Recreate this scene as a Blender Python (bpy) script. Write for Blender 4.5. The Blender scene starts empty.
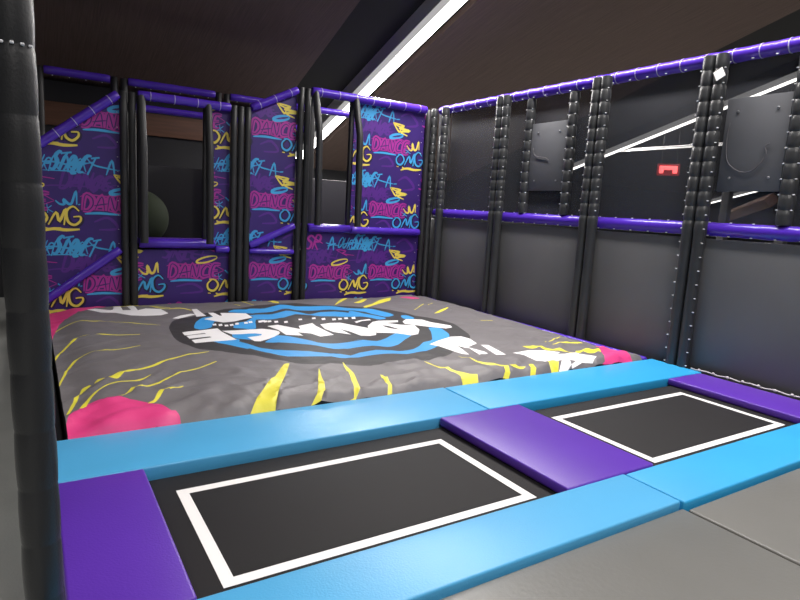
import bpy, bmesh, math, random
from mathutils import Vector, Matrix, noise
from mathutils.geometry import delaunay_2d_cdt
random.seed(7)
C = bpy.context.scene.collection
S = bpy.context.scene
PI = math.pi
UP = Vector((0, 0, 1))

# ---------------------------------------------------------------- materials
def lin(c):
    c = c / 255.0
    return c / 12.92 if c <= 0.04045 else ((c + 0.055) / 1.055) ** 2.4
def rgb(r, g, b): return (lin(r), lin(g), lin(b), 1)
def mat(name, col, rough=.5, bump=0, bscale=60, var=0, vscale=3, spec=.5, metal=0, emit=None, estr=0, stretch=(1, 1, 1)):
    m = bpy.data.materials.new(name); m.use_nodes = True
    nt = m.node_tree; b = nt.nodes['Principled BSDF']
    b.inputs['Base Color'].default_value = col
    b.inputs['Roughness'].default_value = rough
    b.inputs['Metallic'].default_value = metal
    b.inputs['Specular IOR Level'].default_value = spec
    if emit:
        b.inputs['Emission Color'].default_value = emit
        b.inputs['Emission Strength'].default_value = estr
    tc = nt.nodes.new('ShaderNodeTexCoord'); mp = nt.nodes.new('ShaderNodeMapping')
    mp.inputs['Scale'].default_value = stretch
    nt.links.new(tc.outputs['Object'], mp.inputs['Vector'])
    if var:
        n = nt.nodes.new('ShaderNodeTexNoise'); n.inputs['Scale'].default_value = vscale; n.inputs['Detail'].default_value = 4
        nt.links.new(mp.outputs[0], n.inputs['Vector'])
        r = nt.nodes.new('ShaderNodeMapRange')
        r.inputs['From Min'].default_value = .3; r.inputs['From Max'].default_value = .7
        r.inputs['To Min'].default_value = 1 - var; r.inputs['To Max'].default_value = 1 + var
        nt.links.new(n.outputs['Fac'], r.inputs['Value'])
        mx = nt.nodes.new('ShaderNodeVectorMath'); mx.operation = 'SCALE'
        mx.inputs[0].default_value = col[:3]
        nt.links.new(r.outputs[0], mx.inputs['Scale'])
        nt.links.new(mx.outputs[0], b.inputs['Base Color'])
    if bump:
        n2 = nt.nodes.new('ShaderNodeTexNoise'); n2.inputs['Scale'].default_value = bscale; n2.inputs['Detail'].default_value = 3
        nt.links.new(mp.outputs[0], n2.inputs['Vector'])
        bp = nt.nodes.new('ShaderNodeBump'); bp.inputs['Strength'].default_value = bump; bp.inputs['Distance'].default_value = .01
        nt.links.new(n2.outputs['Fac'], bp.inputs['Height'])
        nt.links.new(bp.outputs[0], b.inputs['Normal'])
    return m

M = {}
M['blue'] = mat('blue_vinyl', rgb(78, 164, 214), .40, .12, 90, .04, 2)
M['blue2'] = mat('cyan_vinyl', rgb(44, 156, 212), .45, .12, 90, .04, 2)
M['purple'] = mat('purple_vinyl', rgb(88, 47, 164), .38, .12, 90, .04, 2)
M['rail'] = mat('purple_rail_vinyl', rgb(78, 44, 176), .26, .06, 60, .05, 5)
M['greymat'] = mat('grey_mat_vinyl', rgb(108, 107, 104), .36, .10, 40, .05, 1.5)
M['wallpad'] = mat('grey_wall_vinyl', rgb(96, 96, 98), .45, .10, 9, .05, 1.2)
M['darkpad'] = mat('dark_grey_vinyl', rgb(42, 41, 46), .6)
M['board'] = mat('grey_board', rgb(88, 89, 94), .5, 0, 1, .05, 3)
M['black'] = mat('black_vinyl', rgb(52, 53, 55), .36, .2, 25, .08, 8)
M['blackpost'] = mat('black_post_vinyl', rgb(28, 29, 32), .42, .12, 120)
M['blacksm'] = mat('black_foam', rgb(34, 34, 37), .5, .1, 40)
M['deck'] = mat('black_deck', rgb(18, 18, 20), .8)
M['bed'] = mat('jump_bed_weave', rgb(29, 27, 29), .7, .25, 350, .06, 2, spec=.3)
M['bedframe'] = mat('bed_edge', rgb(24, 23, 25), .7)
M['white'] = mat('white_line', rgb(235, 232, 232), .6)
M['tie'] = mat('white_tie', rgb(215, 215, 220), .4)
M['floor'] = mat('grey_carpet', rgb(165, 167, 164), .8, .2, 80, .08, 2)
M['bagg'] = mat('bag_grey_fabric', rgb(110, 106, 109), .55, .25, 14, .07, 3)
M['bagk'] = mat('bag_dark_print', rgb(50, 48, 50), .6, .25, 14)
M['bagb'] = mat('bag_blue_print', rgb(52, 150, 218), .55, .25, 14)
M['bagw'] = mat('bag_white_print', rgb(238, 236, 238), .55, .25, 14)
M['bagy'] = mat('bag_yellow_print', rgb(226, 216, 70), .55, .25, 14)
M['bagp'] = mat('bag_pink_print', rgb(218, 60, 128), .55, .25, 14)
M['bags'] = mat('bag_black_side', rgb(20, 20, 22), .7)
M['pp'] = mat('panel_purple_print', rgb(54, 29, 108), .5, .06, 30, .10, 3)
M['pd'] = mat('panel_dim_violet_print', rgb(84, 36, 134), .5)
M['pm'] = mat('panel_magenta_print', rgb(166, 44, 148), .5)
M['pb'] = mat('panel_blue_print', rgb(62, 160, 218), .5)
M['pn'] = mat('panel_dark_print', rgb(30, 18, 58), .5)
M['py'] = mat('panel_yellow_print', rgb(226, 204, 88), .5)
M['ceil'] = mat('ceiling_black', rgb(26, 25, 26), .9)
M['slat'] = mat('brown_slat_ceiling', rgb(90, 72, 66), .75, .5, 6, .22, 5, stretch=(14, .25, 1))
M['wood'] = mat('brown_wood', rgb(96, 62, 44), .6, .1, 8, .2, 4, stretch=(.4, 6, 6))
M['wall'] = mat('dark_wall', rgb(44, 44, 48), .8, 0, 1, .1, 1)
M['housing'] = mat('lamp_housing', rgb(205, 203, 205), .4)
M['lamp'] = mat('lamp_diffuser', rgb(255, 252, 245), .5, emit=(1, .97, .92, 1), estr=9)
M['lens'] = mat('lamp_lit_side', rgb(200, 198, 200), .4, emit=(1, .97, .95, 1), estr=.4)  # weak emission stands in for lamplight on the housing sides
M['lampdim'] = mat('tube_diffuser', rgb(255, 252, 245), .5, emit=(1, .97, .95, 1), estr=1.6)
M['ring'] = mat('lilac_lace', rgb(170, 160, 200), .5)
M['red'] = mat('red_sign_light', rgb(255, 40, 40), .5, emit=(1, .02, .03, 1), estr=5)
M['redhot'] = mat('red_sign_core', rgb(255, 120, 120), .5, emit=(1, .12, .12, 1), estr=5)
M['green'] = mat('dark_green_vinyl', rgb(40, 50, 30), .85)
M['steel'] = mat('galvanised_wire', rgb(150, 150, 155), .35, metal=.8)
M['rope'] = mat('white_rope', rgb(190, 185, 190), .7)
M['cable'] = mat('grey_cable', rgb(92, 90, 94), .4)
M['paper'] = mat('white_paper', rgb(250, 250, 250), .6)

def netmat():
    m = bpy.data.materials.new('black_netting'); m.use_nodes = True
    nt = m.node_tree; b = nt.nodes['Principled BSDF']
    b.inputs['Base Color'].default_value = rgb(54, 56, 64); b.inputs['Roughness'].default_value = .6
    t = nt.nodes.new('ShaderNodeBsdfTransparent'); mx = nt.nodes.new('ShaderNodeMixShader'); mx.inputs[0].default_value = .5
    o = nt.nodes['Material Output']
    nt.links.new(t.outputs[0], mx.inputs[1]); nt.links.new(b.outputs[0], mx.inputs[2]); nt.links.new(mx.outputs[0], o.inputs[0])
    return m
M['net'] = netmat()

# ---------------------------------------------------------------- helpers
def obj(name, bm, m, parent=None, loc=None, smooth=40):
    me = bpy.data.meshes.new(name)
    bmesh.ops.recalc_face_normals(bm, faces=bm.faces[:])
    bm.to_mesh(me); bm.free()
    for mm in (m if isinstance(m, (list, tuple)) else [m]): me.materials.append(mm)
    if smooth:
        for p in me.polygons: p.use_smooth = True
        me.set_sharp_from_angle(angle=math.radians(smooth))
    o = bpy.data.objects.new(name, me); C.objects.link(o)
    if parent: o.parent = parent
    if loc: o.location = loc
    return o
def thing(name, label, cat, loc=(0, 0, 0), group=None):
    o = bpy.data.objects.new(name, None); C.objects.link(o); o.location = loc
    o.empty_display_size = .1
    tag(o, label, cat, group); return o
def tag(o, label, cat, group=None):
    o['label'] = label; o['category'] = cat
    if group: o['group'] = group
    return o
def structure(o): o['kind'] = 'structure'; return o
def rbox(bm, lo, hi, bev=.012, seg=2):
    lo = Vector(lo); hi = Vector(hi)
    r = bmesh.ops.create_cube(bm, size=1)
    vs = r['verts']
    for v in vs: v.co = Vector([lo[i] + (v.co[i] + .5) * (hi[i] - lo[i]) for i in range(3)])
    if bev:
        es = list({e for v in vs for e in v.link_edges})
        bmesh.ops.bevel(bm, geom=es, offset=bev, segments=seg, profile=.5, affect='EDGES')
    return bm
def box(lo, hi, bev=.012, seg=2): return rbox(bmesh.new(), lo, hi, bev, seg)
def frame_of(d):
    d = d.normalized(); a = Vector((0, 0, 1)) if abs(d.z) < .9 else Vector((1, 0, 0))
    u = d.cross(a).normalized(); return u, d.cross(u).normalized()
def lathe(bm, p0, p1, prof, seg=14):
    """prof: list of (distance along, radius)"""
    p0 = Vector(p0); p1 = Vector(p1); d = (p1 - p0).normalized(); u, w = frame_of(d)
    rings = []
    for t, r in prof:
        rings.append([bm.verts.new(p0 + d * t + (u * math.cos(2 * PI * k / seg) + w * math.sin(2 * PI * k / seg)) * r) for k in range(seg)])
    for a, b in zip(rings, rings[1:]):
        for k in range(seg): bm.faces.new((a[k], a[(k + 1) % seg], b[(k + 1) % seg], b[k]))
    bm.faces.new(rings[0][::-1]); bm.faces.new(rings[-1])
    return bm
def tube(bm, pts, r, seg=12):
    pts = [Vector(p) for p in pts]; rings = []
    u = None
    for i, p in enumerate(pts):
        d = (pts[min(i + 1, len(pts) - 1)] - pts[max(i - 1, 0)]).normalized()
        if u is None: u, w = frame_of(d)
        else:
            u = (u - d * u.dot(d)).normalized(); w = d.cross(u)
        rings.append([bm.verts.new(p + (u * math.cos(2 * PI * k / seg) + w * math.sin(2 * PI * k / seg)) * r) for k in range(seg)])
    for a, b in zip(rings, rings[1:]):
        for k in range(seg): bm.faces.new((a[k], a[(k + 1) % seg], b[(k + 1) % seg], b[k]))
    bm.faces.new(rings[0][::-1]); bm.faces.new(rings[-1])
    return bm
def seg_profile(L, r, pitch, groove=.88, g=.012):
    n = max(1, round(L / pitch)); pitch = L / n; prof = [(0, r * .8), (.008, r * .97)]
    for i in range(n):
        a = i * pitch; b = a + pitch
        if i: prof += [(a + g * .3, r * groove), (a + g, r * .985)]
        prof += [(a + pitch * .35, r * 1.02), (a + pitch * .65, r * 1.02)]
        if i < n - 1: prof += [(b - g, r * .985), (b - g * .3, r * groove)]
    prof += [(L - .008, r * .97), (L, r * .8)]
    return prof
_tie = {}
def tie_mesh(size):
    if size not in _tie:
        bm = bmesh.new(); rbox(bm, (-size * .5, -size * .5, -size * .35), (size * .5, size * .5, size * .35), size * .18, 1)
        rbox(bm, (-size * .2, -size * .9, -size * .15), (size * .2, size * .9, size * .15), 0)
        me = bpy.data.meshes.new('cable_tie'); bm.to_mesh(me); bm.free(); me.materials.append(M['tie']); _tie[size] = me
    return _tie[size]
def tie(parent, loc, size=.02):
    o = bpy.data.objects.new('cable_tie', tie_mesh(size)); C.objects.link(o); o.parent = parent; o.location = loc; return o
_ring = {}
def ring(parent, loc, d, r, name='cable_tie', th=.006):
    key = (round(r, 4), th)
    if key not in _ring:
        bm = bmesh.new(); n = 20; k = 6; rs = []
        for i in range(n):
            a = 2 * PI * i / n; rs.append([bm.verts.new(((r + th * .5 * math.cos(2 * PI * j / k)) * math.cos(a), (r + th * .5 * math.cos(2 * PI * j / k)) * math.sin(a), th * math.sin(2 * PI * j / k))) for j in range(k)])
        for i in range(n):
            for j in range(k): bm.faces.new((rs[i][j], rs[(i + 1) % n][j], rs[(i + 1) % n][(j + 1) % k], rs[i][(j + 1) % k]))
        me = bpy.data.meshes.new(name); bm.to_mesh(me); bm.free(); me.materials.append(M['ring'])
        for p in me.polygons: p.use_smooth = True
        _ring[key] = me
    o = bpy.data.objects.new(name, _ring[key]); C.objects.link(o); o.parent = parent; o.location = loc
    o.rotation_mode = 'QUATERNION'; o.rotation_quaternion = Vector((0, 0, 1)).rotation_difference(Vector(d).normalized())
    return o
PW_MAIN, PW_RIGHT, PW_LEFT, PW_BEHIND, EXPO = 1300, 700, 160, 720, 0.04
POLYS = [
('p',[(0.193,4.116),(0.184,4.566),(0.228,4.683),(0.274,4.808),(0.357,4.849),(0.448,4.839),(0.584,4.756),(0.659,4.686),(0.731,4.6),(0.792,4.465),(0.838,4.346),(0.866,4.355),(0.88,4.27),(0.878,4.187),(0.875,4.05),(0.791,3.777)]),
('p',[(0.091,7.01),(0.147,7.09),(0.164,7.237),(0.246,7.94),(0.312,8.214),(0.394,8.398),(0.507,8.587),(0.623,8.753),(0.78,8.907),(0.87,9.061),(0.891,9.473),(0.586,9.537),(0.135,9.287)]),
('p',[(6.06,4.85),(6.095,4.804),(6.07,4.578),(6.034,4.376),(5.946,4.144),(5.939,4.04),(5.405,3.724),(5.015,3.871),(5.252,4.021),(5.484,4.238),(5.697,4.455),(5.93,4.691)]),
('p',[(5.55,8.768),(5.72,8.786),(5.86,8.653),(5.798,8.512),(5.65,8.577)]),
('k',[(1.372,7.261),(1.486,7.674),(1.632,7.911),(1.806,8.011),(2.019,8.186),(2.362,8.43),(2.578,8.421),(2.855,8.579),(3.34,8.6),(3.824,8.356),(4.252,8.163),(4.582,7.944),(4.759,7.627),(4.834,7.177),(4.975,6.936),(5.013,6.615),(4.992,6.4),(4.859,6.026),(4.699,5.698),(4.386,5.345),(4.132,5.171),(3.979,5.102),(3.768,4.965),(3.618,4.886),(3.438,4.865),(3.339,4.943),(3.209,4.99),(3.0,4.942),(2.837,4.961),(2.671,5.074),(2.542,5.149),(2.398,5.19),(2.257,5.234),(2.147,5.353),(2.004,5.528),(1.897,5.671),(1.776,5.778),(1.66,5.906),(1.536,6.015),(1.444,6.092),(1.38,6.298),(1.342,6.505),(1.331,6.765)]),
('b',[(2.336,8.187),(2.466,8.341),(2.63,8.301),(2.704,8.348),(2.922,8.322),(3.234,8.534),(3.392,8.318),(3.616,8.265),(3.942,8.258),(4.129,8.006),(4.352,7.884),(4.354,7.952),(4.485,7.852),(4.55,7.504),(4.528,7.282),(4.316,7.193),(4.21,7.59),(4.058,7.783),(4.009,7.769),(3.798,7.952),(3.486,7.964),(3.295,8.075),(3.203,8.202),(2.935,8.037),(2.643,8.025),(2.659,7.984),(2.474,8.079)]),
('b',[(1.906,7.86),(1.786,7.658),(1.682,7.341),(1.653,7.19),(1.689,7.107),(1.788,7.15),(1.868,7.239),(1.983,7.552),(2.054,7.532),(2.14,7.775),(2.032,7.892)]),
('b',[(1.669,6.41),(1.763,6.457),(1.911,6.448),(1.987,6.253),(2.006,6.172),(2.076,5.981),(2.225,5.838),(2.445,5.749),(2.629,5.651),(2.722,5.549),(2.861,5.398),(2.841,5.405),(3.056,5.468),(3.259,5.492),(3.37,5.418),(3.454,5.331),(3.737,5.457),(3.959,5.662),(4.064,5.686),(4.16,5.766),(4.38,6.107),(4.509,6.345),(4.644,6.274),(4.577,6.047),(4.496,5.865),(4.272,5.602),(4.112,5.505),(3.955,5.407),(3.657,5.247),(3.404,5.16),(3.225,5.271),(3.038,5.269),(2.799,5.255),(2.862,5.265),(2.744,5.307),(2.586,5.481),(2.434,5.521),(2.203,5.563),(2.041,5.785),(1.943,5.977),(1.913,5.966),(1.757,6.255),(1.686,6.352)]),
('b',[(4.609,7.212),(4.699,7.188),(4.692,6.973),(4.574,6.912),(4.516,7.021)]),
('b',[(2.489,7.852),(2.623,7.875),(2.558,7.892),(2.683,7.883),(2.874,7.869),(3.144,8.048),(3.29,7.949),(3.374,7.705),(3.586,7.811),(3.793,7.785),(3.929,7.661),(3.959,7.432),(4.011,7.298),(3.894,7.306),(3.684,7.362),(3.439,7.486),(3.323,7.694),(3.18,7.791),(2.935,7.562),(2.686,7.464),(2.513,7.5),(2.349,7.003),(2.266,6.981),(2.199,7.048),(2.1,7.124),(2.224,7.382),(2.362,7.447),(2.552,7.721)]),
('b',[(4.046,7.76),(4.128,7.485),(4.237,7.274),(4.277,7.086),(4.135,7.01),(4.05,7.206),(3.877,7.429)]),
('b',[(2.194,6.224),(2.312,6.359),(2.431,6.487),(2.555,6.422),(2.681,6.183),(2.79,6.005),(2.96,5.965),(3.172,6.0),(3.347,6.027),(3.201,6.032),(3.324,6.035),(3.458,5.908),(3.646,6.017),(3.832,6.182),(3.946,6.259),(4.031,6.214),(4.061,6.083),(3.836,5.87),(3.61,5.679),(3.429,5.614),(3.292,5.722),(2.979,5.675),(3.163,5.688),(2.943,5.666),(2.81,5.733),(2.69,5.907),(2.487,6.066),(2.264,6.177)]),
('b',[(2.035,6.869),(2.282,6.838),(2.406,6.711),(2.295,6.446),(2.114,6.382),(1.95,6.58)]),
('b',[(1.699,6.401),(1.937,6.535),(1.973,6.428),(1.87,6.307)]),
('w',[(1.468,6.998),(1.68,7.065),(1.914,7.15),(1.91,6.933),(1.953,6.474),(1.684,6.406),(1.467,6.365),(1.474,6.55),(1.716,6.646),(1.704,6.69),(1.465,6.623),(1.472,6.804),(1.707,6.856),(1.694,6.894),(1.461,6.832)]),
('w',[(1.926,6.994),(2.094,6.986),(2.265,6.978),(2.409,6.954),(2.482,6.889),(2.531,6.794),(2.541,6.718),(2.517,6.618),(2.461,6.519),(2.371,6.424),(2.293,6.357),(2.164,6.288),(2.106,6.322),(2.093,6.535),(2.176,6.553),(2.269,6.58),(2.301,6.644),(2.243,6.72),(2.105,6.745),(1.982,6.771)]),
('w',[(2.526,7.096),(2.669,7.105),(2.827,6.739),(2.89,6.941),(3.126,7.055),(3.102,6.879),(3.122,6.384),(2.909,6.311),(2.849,6.486),(2.727,6.568),(2.72,6.387),(2.545,6.493),(2.565,6.799)]),
('w',[(3.195,6.953),(3.356,7.011),(3.501,6.99),(3.619,6.78),(3.733,6.575),(3.754,6.509),(3.683,6.32),(3.626,6.228),(3.527,6.204),(3.431,6.261),(3.389,6.504),(3.34,6.662),(3.347,6.359),(3.186,6.518),(3.143,6.691)]),
('w',[(3.76,6.687),(3.96,6.915),(4.075,6.949),(4.359,6.892),(4.307,6.806),(4.096,6.779),(4.257,6.648),(4.413,6.55),(4.325,6.299),(4.162,6.08),(4.051,6.068),(3.955,6.237),(3.705,6.342),(3.702,6.554)]),
('k',[(3.961,6.649),(4.041,6.606),(4.095,6.408),(3.998,6.496)]),
('w',[(3.717,6.983),(3.833,7.071),(4.016,7.1),(3.993,7.016),(3.849,7.012),(3.713,6.909)]),
('w',[(4.381,6.807),(4.526,6.948),(4.749,6.864),(4.769,6.665),(4.893,6.378),(4.845,6.266),(4.708,6.225),(4.592,6.341),(4.487,6.476),(4.337,6.678)]),
('w',[(3.969,5.55),(4.224,5.691),(4.449,5.777),(4.583,5.735),(4.614,5.592),(4.535,5.363),(4.31,5.254),(4.342,4.927),(4.271,4.895),(4.198,4.906),(4.26,5.163),(4.225,5.345),(4.086,4.945),(4.034,4.999),(4.028,5.242),(4.024,5.413)]),
('w',[(4.526,5.276),(4.617,5.246),(4.498,4.801),(4.397,4.85)]),
('w',[(4.625,4.828),(4.861,4.843),(5.06,4.752),(5.171,4.623),(4.918,4.476),(4.714,4.414),(4.663,4.499),(4.628,4.649)]),
('w',[(4.774,4.473),(5.034,4.54),(5.286,4.546),(5.27,4.421),(5.454,4.32),(5.285,4.241),(5.136,4.261),(4.926,4.078),(4.862,4.083),(5.091,4.311),(5.039,4.363),(4.925,4.205),(4.77,4.093),(4.722,4.11),(4.917,4.36),(4.797,4.383)]),
('w',[(0.614,8.755),(0.717,8.813),(0.883,8.642),(0.923,8.68),(0.976,9.075),(1.062,9.147),(1.034,8.605),(1.133,8.581),(1.136,9.039),(1.227,9.057),(1.207,8.504),(1.264,8.572),(1.334,8.652),(1.515,8.572),(1.556,8.265),(1.436,8.127),(1.23,8.104),(1.081,8.187),(0.928,8.402),(0.753,8.414),(0.699,8.595)]),
('w',[(1.539,7.915),(1.671,8.099),(1.828,8.196),(1.895,8.144),(1.608,7.885)]),
('w',[(1.915,8.512),(1.987,8.52),(1.986,7.983),(1.858,7.983)]),
('w',[(2.059,8.196),(2.132,8.202),(2.154,7.939),(2.183,7.932),(2.21,8.122),(2.396,8.099),(2.547,8.037),(2.525,7.672),(2.211,7.468),(2.072,7.456),(1.905,7.773),(2.051,7.887)]),
('w',[(1.922,7.418),(1.968,7.424),(1.949,7.321),(1.903,7.315)]),
('w',[(1.984,7.37),(2.031,7.377),(2.011,7.275),(1.964,7.269)]),
('w',[(2.044,7.314),(2.091,7.32),(2.07,7.219),(2.023,7.213)]),
('w',[(2.115,7.333),(2.163,7.339),(2.141,7.237),(2.094,7.231)]),
('w',[(2.194,7.371),(2.242,7.377),(2.218,7.274),(2.171,7.268)]),
('w',[(2.321,7.406),(2.371,7.413),(2.345,7.308),(2.297,7.301)]),
('w',[(2.391,7.439),(2.441,7.446),(2.415,7.339),(2.365,7.333)]),
('w',[(2.517,7.425),(2.569,7.432),(2.54,7.324),(2.489,7.318)]),
('w',[(2.582,7.407),(2.634,7.414),(2.605,7.306),(2.554,7.3)]),
('w',[(2.567,7.443),(2.619,7.45),(2.59,7.342),(2.539,7.335)]),
('w',[(2.632,7.393),(2.684,7.4),(2.654,7.292),(2.603,7.286)]),
('w',[(2.703,7.331),(2.755,7.338),(2.724,7.231),(2.672,7.225)]),
('w',[(2.814,7.268),(2.867,7.275),(2.834,7.169),(2.782,7.163)]),
('w',[(3.062,7.383),(3.117,7.39),(3.08,7.28),(3.026,7.273)]),
('w',[(3.283,7.435),(3.34,7.443),(3.299,7.329),(3.243,7.322)]),
('w',[(3.382,7.329),(3.44,7.336),(3.398,7.225),(3.341,7.218)]),
('w',[(3.51,7.261),(3.568,7.267),(3.524,7.157),(3.467,7.151)]),
('w',[(3.605,7.268),(3.665,7.275),(3.619,7.164),(3.561,7.158)]),
('w',[(3.713,7.297),(3.773,7.303),(3.725,7.191),(3.666,7.184)]),
('w',[(3.832,7.299),(3.894,7.306),(3.844,7.192),(3.784,7.186)]),
('y',[(2.059,5.286),(2.122,5.302),(1.782,4.631),(1.497,4.049),(1.294,4.043),(1.429,4.273),(1.598,4.556),(1.838,4.931)]),
('y',[(2.287,4.974),(2.206,4.722),(2.113,4.454),(1.91,4.022),(1.836,4.028),(2.029,4.412)]),
('y',[(2.63,5.158),(2.614,5.004),(2.57,4.794),(2.42,4.41),(2.235,4.017),(2.171,4.017),(2.339,4.348),(2.474,4.688)]),
('y',[(2.754,4.616),(2.773,4.556),(2.758,4.475),(2.68,4.275),(2.58,4.044),(2.518,4.04),(2.647,4.289)]),
('y',[(3.413,4.853),(3.442,4.78),(3.459,4.672),(3.483,4.526),(3.542,4.408),(3.604,4.328),(3.671,4.295),(3.522,4.076),(3.381,4.064),(3.451,4.242),(3.495,4.426),(3.428,4.585)]),
('y',[(3.921,4.934),(3.985,4.678),(4.117,4.471),(4.257,4.394),(4.349,4.335),(4.251,4.298),(4.144,4.362),(4.053,4.445),(3.949,4.659)]),
('y',[(4.062,4.351),(4.107,4.333),(3.96,4.075),(3.891,4.063)]),
('y',[(4.426,4.37),(4.474,4.352),(4.334,4.066),(4.267,4.069)]),
('y',[(4.722,4.411),(4.856,4.395),(4.652,4.088),(4.586,4.088)]),
('y',[(4.998,5.062),(5.109,5.049),(5.21,4.999),(5.262,4.9),(5.327,4.698),(5.395,4.598),(5.507,4.674),(5.703,4.639),(5.909,4.673),(5.761,4.525),(5.548,4.507),(5.383,4.52),(5.261,4.592),(5.198,4.742),(5.114,4.903),(5.015,4.952)]),
('y',[(4.436,8.044),(4.787,8.391),(5.087,8.661),(5.402,8.832),(5.184,8.51),(4.874,8.341),(4.451,7.984)]),
('y',[(4.532,8.493),(4.877,8.87),(4.865,8.806),(4.555,8.458)]),
('y',[(5.226,7.24),(5.502,7.465),(5.779,7.639),(5.755,7.587),(5.378,7.293)]),
('y',[(3.22,9.051),(3.339,9.088),(3.277,8.681),(3.194,8.757)]),
('y',[(4.073,8.343),(4.407,8.835),(4.664,9.151),(4.673,9.081),(4.352,8.656)]),
('y',[(4.491,8.502),(4.912,8.863),(4.906,8.797),(4.631,8.503)]),
('y',[(4.454,8.096),(4.693,8.306),(4.673,8.22),(4.436,7.988)]),
('y',[(0.298,5.175),(0.323,5.318),(0.38,5.35),(0.393,5.322),(0.333,5.226)]),
('y',[(0.416,5.341),(0.449,5.431),(0.495,5.433),(0.504,5.382),(0.463,5.332)]),
('y',[(0.526,5.378),(0.584,5.502),(0.639,5.567),(0.674,5.533),(0.635,5.433),(0.59,5.348)]),
('y',[(0.274,4.808),(0.333,4.936),(0.383,5.049),(0.421,5.117),(0.427,5.09),(0.364,4.943),(0.308,4.794)]),
('y',[(0.486,4.807),(0.528,4.806),(0.59,4.884),(0.656,5.011),(0.691,5.001),(0.632,4.875),(0.568,4.79)]),
('y',[(0.716,4.606),(0.76,4.645),(0.812,4.761),(0.848,4.829),(0.873,4.802),(0.801,4.667),(0.755,4.583)])]
LINES = [
('y',0.03,[(5.459,5.015),(5.71,5.0),(5.976,4.991)]),
('y',0.025,[(5.46,5.143),(5.662,5.209),(5.911,5.314)]),
('y',0.03,[(5.592,6.569),(5.77,6.508)]),
('y',0.03,[(5.122,7.628),(5.568,8.032)]),
('y',0.03,[(5.602,7.948),(5.774,8.063)]),
('y',0.04,[(2.549,9.102),(2.641,8.628)]),
('y',0.04,[(2.806,9.092),(2.842,8.61)]),
('y',0.045,[(0.923,9.023),(1.061,9.056),(1.24,9.081),(1.376,8.919),(1.652,8.663)]),
('y',0.045,[(1.417,8.845),(1.572,8.595),(1.781,8.632),(1.893,8.443)]),
('y',0.03,[(0.216,7.721),(0.257,7.817),(0.354,7.929),(0.499,7.965),(0.65,7.836),(0.792,7.777),(1.044,7.667),(1.314,7.485)]),
('y',0.03,[(0.137,6.292),(0.197,6.584),(0.273,6.831),(0.351,7.01),(0.442,7.119),(0.573,7.118),(0.747,7.071),(1.017,7.02)]),
('y',0.03,[(0.164,5.541),(0.208,5.795),(0.274,6.069),(0.352,6.247),(0.444,6.37),(0.54,6.408),(0.676,6.421),(0.819,6.454),(0.941,6.504)]),
('y',0.03,[(0.186,4.701),(0.231,4.92),(0.278,5.108),(0.311,5.213)]),
('y',0.04,[(0.657,5.514),(0.733,5.542),(0.839,5.586),(0.956,5.669),(1.089,5.817),(1.213,5.882)]),
('y',0.03,[(0.419,5.097),(0.494,5.193),(0.564,5.224),(0.644,5.22),(0.722,5.203),(0.79,5.262),(0.86,5.362)]),
('y',0.035,[(0.681,4.993),(0.763,5.012),(0.853,5.065),(0.923,5.13),(1.003,5.228),(1.094,5.308)]),
('y',0.02,[(0.868,4.796),(0.937,4.826),(1.004,4.872)]),
('y',0.03,[(1.106,5.809),(1.265,5.905),(1.354,5.917),(1.514,5.966)]),
('y',0.03,[(0.992,5.216),(1.088,5.319),(1.173,5.354),(1.29,5.401),(1.396,5.5),(1.488,5.582)]),
('y',0.02,[(0.911,4.79),(0.98,4.846),(1.04,4.909)])]
# ---------------------------------------------------------------- camera
cam = bpy.data.objects.new('camera', bpy.data.cameras.new('camera')); C.objects.link(cam)
R = Matrix(((0.847604, 0.033515, -0.529569), (-0.527679, 0.158318, -0.83456), (0.05587, 0.986819, 0.151876)))
cam.matrix_world = Matrix.Translation((0, 0, 1.6)) @ R.to_4x4()
cam.data.sensor_width = 36; cam.data.lens = 26.4935; cam.data.clip_start = .05; cam.data.clip_end = 200
S.camera = cam

# ---------------------------------------------------------------- hall
GZ = -.42
fl = structure(obj('floor', box((-12, -12, GZ - .2), (32, 18, GZ), 0), M['floor'], smooth=0))
SL = .258
SK = .08    # the hall's roof runs a little askew to the play frame
def cz(y): return 3.4 + SL * (14 - y)
def slab(x0, x1, y0, y1, off, th, name, m):
    bm = bmesh.new(); vs = []
    for z in (0, th):
        for x, y in ((x0, y0), (x1, y0), (x1, y1), (x0, y1)): vs.append(bm.verts.new((x + SK * (y - 9), y, cz(y) + off + z)))
    for f in ((0, 1, 2, 3), (4, 5, 6, 7), (0, 1, 5, 4), (1, 2, 6, 5), (2, 3, 7, 6), (3, 0, 4, 7)): bm.faces.new([vs[i] for i in f])
    return structure(obj(name, bm, m, smooth=0))
slab(-13, 34, -12, 18, .42, .2, 'ceiling', M['ceil'])
slab(-2.6, 4.5, -12, 17.9, 0, .12, 'ceiling.001', M['slat'])
slab(6.27, 12.0, -12, 17.9, 0, .12, 'ceiling.002', M['slat'])
structure(obj('wall_back', box((-12, 16.8, GZ), (32, 17, 3.2), 0), M['wall'], smooth=0))
structure(obj('wall_right', box((31.8, -12, GZ), (32, 17, 11), 0), M['wall'], smooth=0))
structure(obj('wall_left', box((-12, -12, GZ), (-11.8, 17, 11), 0), M['wall'], smooth=0))
structure(obj('wall_front', box((-12, -12, GZ), (32, -11.8, 11), 0), M['wall'], smooth=0))
structure(obj('wall_store', box((-6, 13.0, GZ), (5.1, 13.2, 3.58), 0), M['wall'], smooth=0))
structure(obj('trim_1', box((-6, 12.93, 2.78), (5.1, 13.0, 3.2), .005), M['wood']))

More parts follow.
